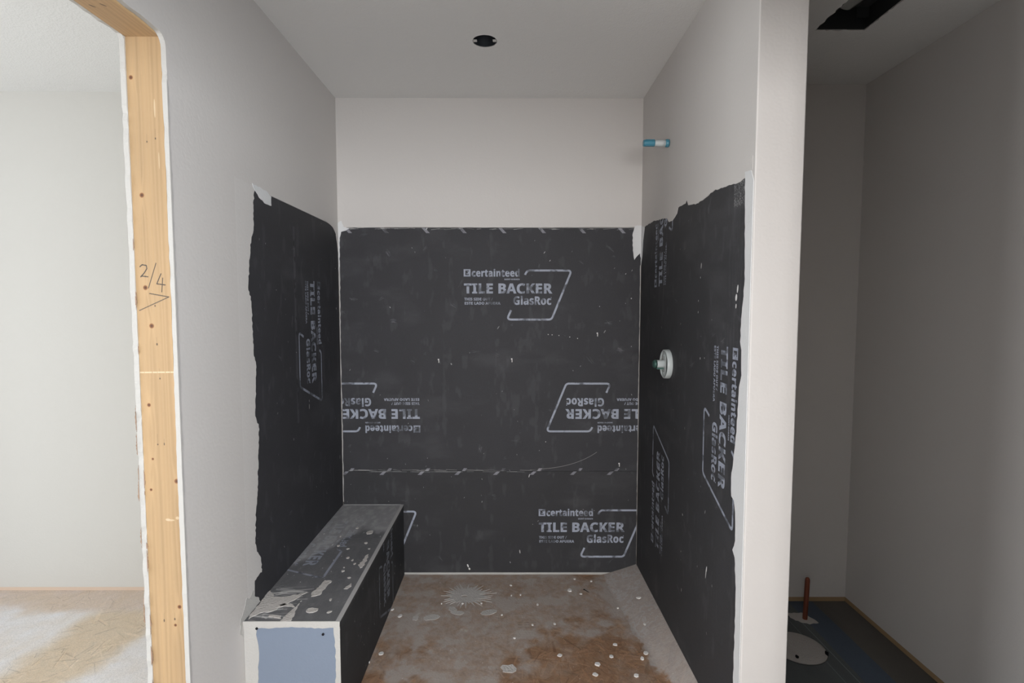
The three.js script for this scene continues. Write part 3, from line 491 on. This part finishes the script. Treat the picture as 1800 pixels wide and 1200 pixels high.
{ // room on the left: pale board under white dust, a bare tan band running diagonally
  const x0 = -4.0, x1 = XL, z0 = ZLR, z1 = 1.3, w = x1 - x0, h = z1 - z0, q = 520;
  const [cv] = osbTexture(w, h, q, [198, 174, 142], 18, (mx, my) => {
    const x = x0 + mx, z = z0 + my, n = fbm(mx * 4, my * 4, 201, 5), n2 = fbm(mx * 14, my * 14, 220, 4);
    const s = x + 1.80 + (z + 2.2) * 0.1;                            // across the bare band
    const band = sstep(0.24, 0.10, Math.abs(s + 0.26 * (n - 0.5) + 0.06 * (n2 - 0.5)));
    const far = sstep(-2.36, -2.46, z + 0.3 * (n - 0.5));
    let a = 0.93 - 0.62 * band; let col = [222, 223, 229];
    a = a * (1 - far) + far * (0.7 + 0.2 * (n2 - 0.5)); col = col.map((v, k) => v * (1 - far) + far * [208, 197, 196][k]);
    a *= 0.86 + 0.3 * (n2 - 0.5) + 0.2 * (n - 0.5);
    return [Math.max(0, Math.min(0.95, a)), col];
  }, 900);
  const g = boxGeo(x0, x1, -0.15, FLR, z0, z1), u = g.attributes.uv, p = g.attributes.position; for (let i = 0; i < p.count; i++) u.setXY(i, (p.getX(i) - x0) / w, 1 - (p.getZ(i) - z0) / h);
  struct(mesh('floor_left', g, new THREE.MeshStandardMaterial({ map: asTexture(cv), roughness: 0.85, bumpMap: rough, bumpScale: 0.001 })), 'pale dusted strand board floor beyond the door opening', 'floor');
}
{ // recess on the right: blue-grey board with straight streaks
  const x0 = XRO, x1 = XWC, z0 = ZWC, z1 = ZRF, w = x1 - x0, h = z1 - z0, q = 900, W = Math.round(w * q), Hh = Math.round(h * q), [cv, c] = canvas(W, Hh), im = c.createImageData(W, Hh), d = im.data;
  for (let y = 0; y < Hh; y++) for (let x = 0; x < W; x++) {
    const mx = x / q, my = y / q, n = fbm(mx * 6, my * 2, 301, 4), i = (y * W + x) * 4, strip = Math.abs(mx - 0.64 - 0.02 * (n - 0.5)) < 0.06 ? 1 : 0;
    const k = 0.85 + 0.35 * (n - 0.5) + 0.1 * hash(x, y, 7); const b = strip ? [86, 98, 114] : mx > 0.7 ? [104, 100, 94] : [98, 103, 104];
    for (let j = 0; j < 3; j++) d[i + j] = b[j] * k; d[i + 3] = 255;
  }
  c.putImageData(im, 0, 0);
  c.strokeStyle = 'rgba(165,172,178,0.5)'; c.lineWidth = 3; c.beginPath(); c.moveTo(0.55 * q, 0.1 * q); c.lineTo(0.57 * q, 1.0 * q); c.stroke(); c.lineWidth = 2; c.beginPath(); c.moveTo(0.5 * q, 0.15 * q); c.lineTo(0.51 * q, 0.9 * q); c.stroke();
  const g = boxGeo(x0, x1, -0.15, FWC, z0, z1), u = g.attributes.uv, p = g.attributes.position; for (let i = 0; i < p.count; i++) u.setXY(i, (p.getX(i) - x0) / w, 1 - (p.getZ(i) - z0) / h);
  struct(mesh('floor_right', g, new THREE.MeshStandardMaterial({ map: asTexture(cv), roughness: 0.8 })), 'dark blue-grey floor of the recess right of the pillar', 'floor');
}
// wooden bottom plates showing below the drywall
M.plate = std(0.34, 0.225, 0.12, { roughness: 0.8 }); M.platePale = std(0.66, 0.52, 0.42, { roughness: 0.85 });
struct(box('trim_1', [XRO, XWC, FWC, FWC + 0.021, ZWC - 0.1, ZWC + 0.001], M.plate), 'brown bottom plate under the recess back wall', 'trim');
struct(box('trim_2', [XWC - 0.001, XWC + 0.1, FWC, FWC + 0.021, ZWC + 0.001, ZRF], M.plate), 'brown bottom plate under the far right wall', 'trim');
struct(box('trim_3', [-4.0, XLO, FLR, FLR + 0.017, ZLR - 0.1, ZLR + 0.001], M.platePale), 'pale wooden bottom plate in the bright room', 'trim');

// ---------------------------------------------------------------- the shower bench
{
  const b = group('shower_bench', [(XL + BX) / 2, FS, (ZB + BZ) / 2]);
  const ox = -(XL + BX) / 2, oy = -FS, oz = -(ZB + BZ) / 2, w = BX - XL, l = BZ - ZB;
  const put = (m) => { m.position.x += ox; m.position.y += oy; m.position.z += oz; return m; };
  const q = 1500;
  const tt = boardTexture(w, l, q, (c) => { printMark(c, q, (-0.704 - XL) * q, (-2.474 - ZB) * q, Math.PI / 2, 0.8); }, {
    seed: 23, base: [104, 104, 106], flecks: 70, scuffs: 20,
    dust: (mx, my) => {                                              // settled plaster dust, ragged where it was wiped
      const n = fbm(mx * 11, my * 7, 401, 5), n2 = fbm(mx * 45, my * 24, 420, 3), lim = 0.33 + 0.30 * Math.max(0, 0.20 - mx) / 0.2;
      return 0.82 * sstep(lim + 0.05, lim - 0.05, my + 0.22 * (n - 0.5) + 0.08 * (n2 - 0.5)) * (0.85 + 0.4 * (n2 - 0.5)) + 0.10 * sstep(0.5, 0.7, n2);
    },
    after: (c) => {
      const X = (x) => (x - XL) * q, Z = (z) => (z - ZB) * q;
      for (let k = 0; k < 60; k++) { c.strokeStyle = `rgba(205,203,200,${rr(0.2, 0.6)})`; c.lineWidth = rr(2, 14); const z = rr(-1.87, -1.66), x = XL + rr(0, 0.05); c.beginPath(); c.moveTo(X(x), Z(z)); c.lineTo(X(x + rr(0.02, 0.10) * (z < -1.75 ? 1.2 : 1)), Z(z + rr(-0.04, 0.02))); c.stroke(); }
    },
  });
  put(panel('top_panel', w, l, DW, tt, b, [(XL + BX) / 2, BH, (ZB + BZ) / 2], [-Math.PI / 2, 0, 0])).userData.label = 'dusty charcoal top with spattered compound';
  const ts = boardTexture(l, BH - 0.02, q, (c) => { printMark(c, q, (BZ + 2.42) * q, (BH - 0.556) * q, Math.PI / 2, 0.62); }, { seed: 29, base: [42, 43, 46], flecks: 30, scuffs: 8 });
  put(panel('side_panel', l, BH - 0.02 - DW, DW, ts, b, [BX, 0.02 + (BH - 0.02 - DW) / 2, (ZB + BZ) / 2], [0, Math.PI / 2, 0])).userData.label = 'black printed side board';
  put(box('front_panel', [XL + 0.0005, BX - DW, 0.02, BH - DW, BZ - DW, BZ], M.blue, b)).userData.label = 'blue-grey moisture board front';
  put(box('core', [XL + 0.001, BX - DW - 0.001, 0.03, BH - DW - 0.001, ZB + 0.001, BZ - DW - 0.001], M.pine, b));
  // compound along the front's edges, corner bead on the long upper edge
  put(sheet('joint_compound', [...ragged([[XL, BH - 0.018], [-0.80, BH - 0.022], [-0.70, BH - 0.018], [-0.6, BH - 0.022], [BX, BH - 0.02]], 0.012, 0.002), [BX + 0.001, BH + 0.001], [XL, BH + 0.001]], null, 'z+', BZ + 0.0018, 0.003, M.gypsum, b));
  put(sheet('joint_compound', [[XL + 0.001, 0.03], ...ragged([[-0.826, 0.03], [-0.828, 0.2], [-0.822, 0.3], [-0.83, BH - 0.018]], 0.012, 0.0022), [XL + 0.001, BH - 0.018]], null, 'z+', BZ + 0.0014, 0.002, M.gypsum, b));
  put(sheet('joint_compound', [[BX + 0.001, 0.03], [BX + 0.001, BH - 0.018], ...ragged([[-0.577, BH - 0.018], [-0.572, 0.3], [-0.574, 0.15], [-0.571, 0.03]], 0.012, 0.0018)], null, 'z+', BZ + 0.0016, 0.003, M.gypsum, b));
  put(box('corner_bead', [BX - 0.013, BX + 0.0015, BH - 0.002, BH + 0.0012, ZB + 0.003, BZ + 0.001], std(0.40, 0.39, 0.385), b));
  put(box('corner_bead', [XL + 0.003, BX - 0.013, BH - 0.002, BH + 0.0012, ZB + 0.0005, ZB + 0.006], std(0.40, 0.39, 0.385), b));
  for (const [x, y] of [[-0.826, 0.384], [-0.611, 0.364]]) put(mesh('screw', new THREE.CylinderGeometry(0.0042, 0.0042, 0.003, 14), M.screw, b, [x, y, BZ + 0.0022], [Math.PI / 2, 0, 0]));
  // spatters on the top, each a flat dried splash
  const sp = (pts, t = 0.0022) => put(sheet('compound_spatter', pts, null, 'y+', BH + t - 0.0004, t, M.cream, b));
  sp(blob(-0.672, -1.716, 0.021, 0.014, 11, 0.15)); sp(blob(-0.608, -1.706, 0.009, 0.006, 8, 0.4));
  sp(ragged([[-0.705, -1.80], [-0.678, -1.812], [-0.675, -1.862], [-0.667, -1.905], [-0.697, -1.912], [-0.70, -1.862], [-0.712, -1.83], [-0.705, -1.80]], 0.008, 0.003).slice(0, -1));
  sp(ragged([[-0.606, -1.852], [-0.592, -1.85], [-0.585, -1.868], [-0.59, -1.89], [-0.597, -1.875], [-0.606, -1.852]], 0.006, 0.002).slice(0, -1));
  sp(ragged([[-0.592, -2.005], [-0.583, -2.01], [-0.582, -2.06], [-0.588, -2.12], [-0.60, -2.10], [-0.598, -2.06], [-0.605, -2.03], [-0.592, -2.005]], 0.008, 0.003).slice(0, -1));
  sp(blob(-0.64, -2.335, 0.014, 0.02, 9, 0.2)); sp(blob(-0.628, -2.225, 0.007, 0.009, 8, 0.2));
  sp(ragged([[-0.752, -1.655], [-0.74, -1.72], [-0.728, -1.76], [-0.722, -1.70], [-0.715, -1.655], [-0.752, -1.655]], 0.01, 0.003).slice(0, -1));
  sp(ragged([[XL + 0.012, -1.665], [-0.84, -1.70], [-0.80, -1.71], [-0.775, -1.75], [-0.73, -1.83], [-0.79, -1.80], [-0.835, -1.80], [XL + 0.003, -1.84], [XL + 0.003, -1.70], [XL + 0.012, -1.665]], 0.012, 0.004).slice(0, -1));
  sp(ragged([[-0.80, -1.68], [-0.755, -1.668], [-0.76, -1.685], [-0.80, -1.69], [-0.80, -1.68]], 0.008, 0.002).slice(0, -1)); sp(ragged([[-0.795, -1.745], [-0.735, -1.735], [-0.75, -1.752], [-0.79, -1.757], [-0.795, -1.745]], 0.008, 0.002).slice(0, -1));
  for (const [x, z] of [[-0.655, -2.01], [-0.64, -2.07], [-0.622, -2.04], [-0.65, -1.98], [-0.665, -2.09], [-0.612, -1.93], [-0.69, -2.17], [-0.6, -2.17], [-0.63, -1.78], [-0.76, -2.29], [-0.71, -2.38], [-0.74, -2.2]]) sp(blob(x, z, rr(0.003, 0.007), rr(0.003, 0.009), 7, 0.3));
  scene.updateMatrixWorld(true);
  const part = (n) => b.children.find(o => o.name === n), all = (n) => b.children.filter(o => o.name === n);
  for (const o of all('compound_spatter')) part('top_panel').attach(o);
  for (const o of [...all('joint_compound'), ...all('screw')]) part('front_panel').attach(o);
  thing(b, 'low boxed shower bench with dusty black top and blue-grey front', 'bench');
}

// ---------------------------------------------------------------- plumbing on the right wall
{ // stub of the shower arm, capped in blue
  const a = group('shower_arm_stub', [XR, 2.108, -2.235]);
  const turn = (pts, name, mat) => { const g = new THREE.LatheGeometry(pts.map(p => new THREE.Vector2(...p)), 24); g.rotateZ(Math.PI / 2); return mesh(name, g, mat, a); };
  turn([[0, 0], [0.0155, 0], [0.0165, 0.006], [0.0155, 0.014], [0.011, 0.016], [0, 0.016]], 'collar', M.bluePlastic);
  turn([[0, 0.014], [0.0125, 0.014], [0.0135, 0.03], [0.0128, 0.062], [0.0, 0.062]], 'painted_pipe', M.whitePlastic);
  const cap = turn([[0, 0.060], [0.0135, 0.060], [0.0142, 0.064], [0.0138, 0.102], [0.0125, 0.107], [0, 0.108]], 'cap', M.bluePlastic);
  for (const s of [-1, 1]) mesh('cap_rib', boxGeo(-0.099, -0.062, 0.0118 * s - 0.001, 0.0118 * s + 0.001, 0.006, 0.0105), M.bluePlastic, cap);
  thing(a, 'short blue capped pipe stub sticking out of the upper right wall', 'pipe');
}
{ // mixing valve with its plaster ring
  const v = group('shower_valve', [XR, 1.192, -2.182]);
  const L = (pts, n = 36) => { const g = new THREE.LatheGeometry(pts.map(p => new THREE.Vector2(...p)), n); g.rotateZ(Math.PI / 2); return g; };
  mesh('plaster_ring', L([[0.055, 0], [0.061, 0], [0.060, 0.019], [0.057, 0.021], [0.0525, 0.021], [0.0525, 0.004], [0.055, 0]]), M.whitePlastic, v);
  mesh('back_plate', L([[0, 0.0], [0.0535, 0.0], [0.0535, 0.003], [0, 0.003]]), M.darkPlastic, v);
  const bar = new THREE.Shape(); bar.absellipse(0, 0, 0.0535, 0.0155, 0, Math.PI * 2);
  const h1 = new THREE.Path(); h1.absarc(0.037, 0, 0.0065, 0, 7, true); const h2 = new THREE.Path(); h2.absarc(-0.037, 0, 0.0065, 0, 7, true); bar.holes.push(h1, h2);
  const bg = new THREE.ExtrudeGeometry(bar, { depth: 0.006, bevelEnabled: false, curveSegments: 20 }); bg.rotateZ(Math.PI / 2); bg.rotateY(-Math.PI / 2); bg.translate(-0.013, 0, 0);
  mesh('cover_bar', bg, M.whitePlastic, v);
  const stem = mesh('stem', L([[0, 0.018], [0.0165, 0.018], [0.0165, 0.05], [0.014, 0.053], [0, 0.053]], 24), M.whitePlastic, v);
  mesh('stem_tip', L([[0, 0.05], [0.0185, 0.05], [0.0185, 0.058], [0.012, 0.066], [0, 0.066]], 8), M.greenBrass, stem);
  mesh('stem_lug', boxGeo(-0.05, -0.022, -0.021, -0.013, -0.009, 0.009), M.greenBrass, stem);
  thing(v, 'round white plaster ring and valve stem on the right black board', 'shower valve');
}

// ---------------------------------------------------------------- recess: copper pipe and closed toilet flange
{
  const p = group('copper_pipe', [1.367, FWC, -2.357]);
  mesh('pipe', new THREE.LatheGeometry([[0, 0], [0.0105, 0], [0.0105, 0.185], [0.009, 0.195], [0.005, 0.2], [0, 0.201]].map(a => new THREE.Vector2(...a)), 20), M.copper, p, null, [0, 0, -0.03]);
  sheet('floor_patch', ragged([[-0.07, -0.05], [0.02, -0.045], [0.045, 0.03], [0.0, 0.04], [-0.05, 0.01], [-0.07, -0.05]], 0.012, 0.004).slice(0, -1), null, 'y+', 0.003, 0.004, M.cream, p);
  thing(p, 'red-brown copper pipe stub rising from the recess floor', 'pipe');
  const f = group('toilet_flange', [1.222, FWC, -2.15]);
  mesh('cover', new THREE.LatheGeometry([[0, 0.012], [0.03, 0.013], [0.05, 0.010], [0.075, 0.012], [0.095, 0.009], [0.108, 0.004], [0.11, 0], [0, 0]].map(a => new THREE.Vector2(...a)), 40), M.cream, f);
  for (const [x, z] of [[0.092, 0.05], [-0.045, 0.075]]) mesh('bolt', mergeGeometries([boxGeo(-0.005, 0.005, 0.0, 0.012, -0.003, 0.003), boxGeo(-0.003, 0.003, 0.0, 0.016, -0.006, 0.006)]), M.screw, f, [x, 0.002, z], [0, 0.4, 0]);
  thing(f, 'round cream covered toilet flange on the recess floor behind pillar', 'toilet flange');
}

// ---------------------------------------------------------------- chips of dried compound on the shower floor
{
  const spots = [[0.29, -2.519, 0.024], [0.41, -2.605, 0.012], [0.329, -2.627, 0.01], [0.342, -2.488, 0.014], [0.601, -2.387, 0.024], [0.126, -2.394, 0.012], [0, -2.567, 0.012], [0.003, -2.472, 0.008], [0.047, -2.478, 0.008], [0.194, -2.242, 0.013], [0.015, -2.142, 0.01], [0.197, -2.032, 0.018], [0.404, -2.024, 0.016], [0.524, -2.011, 0.018], [0.546, -2.046, 0.022], [0.433, -2.1, 0.016], [0.339, -1.977, 0.02], [0.323, -1.919, 0.02], [0.476, -1.914, 0.018], [0.582, -2.206, 0.014], [0.498, -2.365, 0.01], [-0.327, -2.404, 0.008], [-0.523, -2.043, 0.018], [-0.502, -2.303, 0.022], [-0.547, -2.353, 0.012], [-0.228, -2.404, 0.009], [-0.139, -2.404, 0.009], [-0.041, -2.311, 0.008], [0.096, -2.234, 0.01], [-0.559, -1.988, 0.01]];                                            // x, z, size in metres
  const chips = [], nth = ['first', 'second', 'third', 'fourth', 'fifth', 'sixth', 'seventh', 'eighth', 'ninth', 'tenth', 'eleventh', 'twelfth', 'thirteenth', 'fourteenth'];
  spots.forEach(([x, z, s], i) => {
    const th = rr(0.002, 0.0045);
    const sh = new THREE.Shape(blob(0, 0, s * 0.5, s * rr(0.3, 0.5), 6 + (i % 3), 0.22, rr(0, 3)).map(a => new THREE.Vector2(...a)));
    const g = new THREE.ExtrudeGeometry(sh, { depth: th, bevelEnabled: true, bevelSize: 0.0006, bevelThickness: 0.0006, bevelSegments: 1 }); g.rotateX(-Math.PI / 2);
    const m = mesh('compound_chip', g, M.chip, scene, [x, fH(x, z) + 0.0007, z]);
    chips.push([m, x, z, s]);
  });
  const third = (x) => (x < -0.1 ? 'bench side' : x < 0.28 ? 'middle' : 'right side');      // where on the floor, then counted from the back wall
  for (const t of ['bench side', 'middle', 'right side']) chips.filter(c => third(c[1]) === t).sort((a, b) => a[2] - b[2]).forEach(([m, , , s], i) =>
    thing(m, `${s > 0.021 ? 'large' : s > 0.0125 ? 'small' : 'tiny'} white compound chip, ${t} of the shower floor, ${nth[i]} from the back wall`, 'chip', 'chips of compound on the shower floor'));
  const n = group('screw', [0.373, FS + 0.004, -2.51]);
  const sg = new THREE.CylinderGeometry(0.0018, 0.0008, 0.034, 8); sg.rotateZ(Math.PI / 2); mesh('shank', sg, M.screw, n);
  const hg = new THREE.CylinderGeometry(0.0038, 0.0018, 0.003, 12); hg.rotateZ(-Math.PI / 2); mesh('head', hg, M.screw, n, [-0.018, 0, 0]);
  n.rotation.y = -0.9;
  thing(n, 'single black screw lying on the shower floor', 'screw');
}

renderer.render(scene, camera);
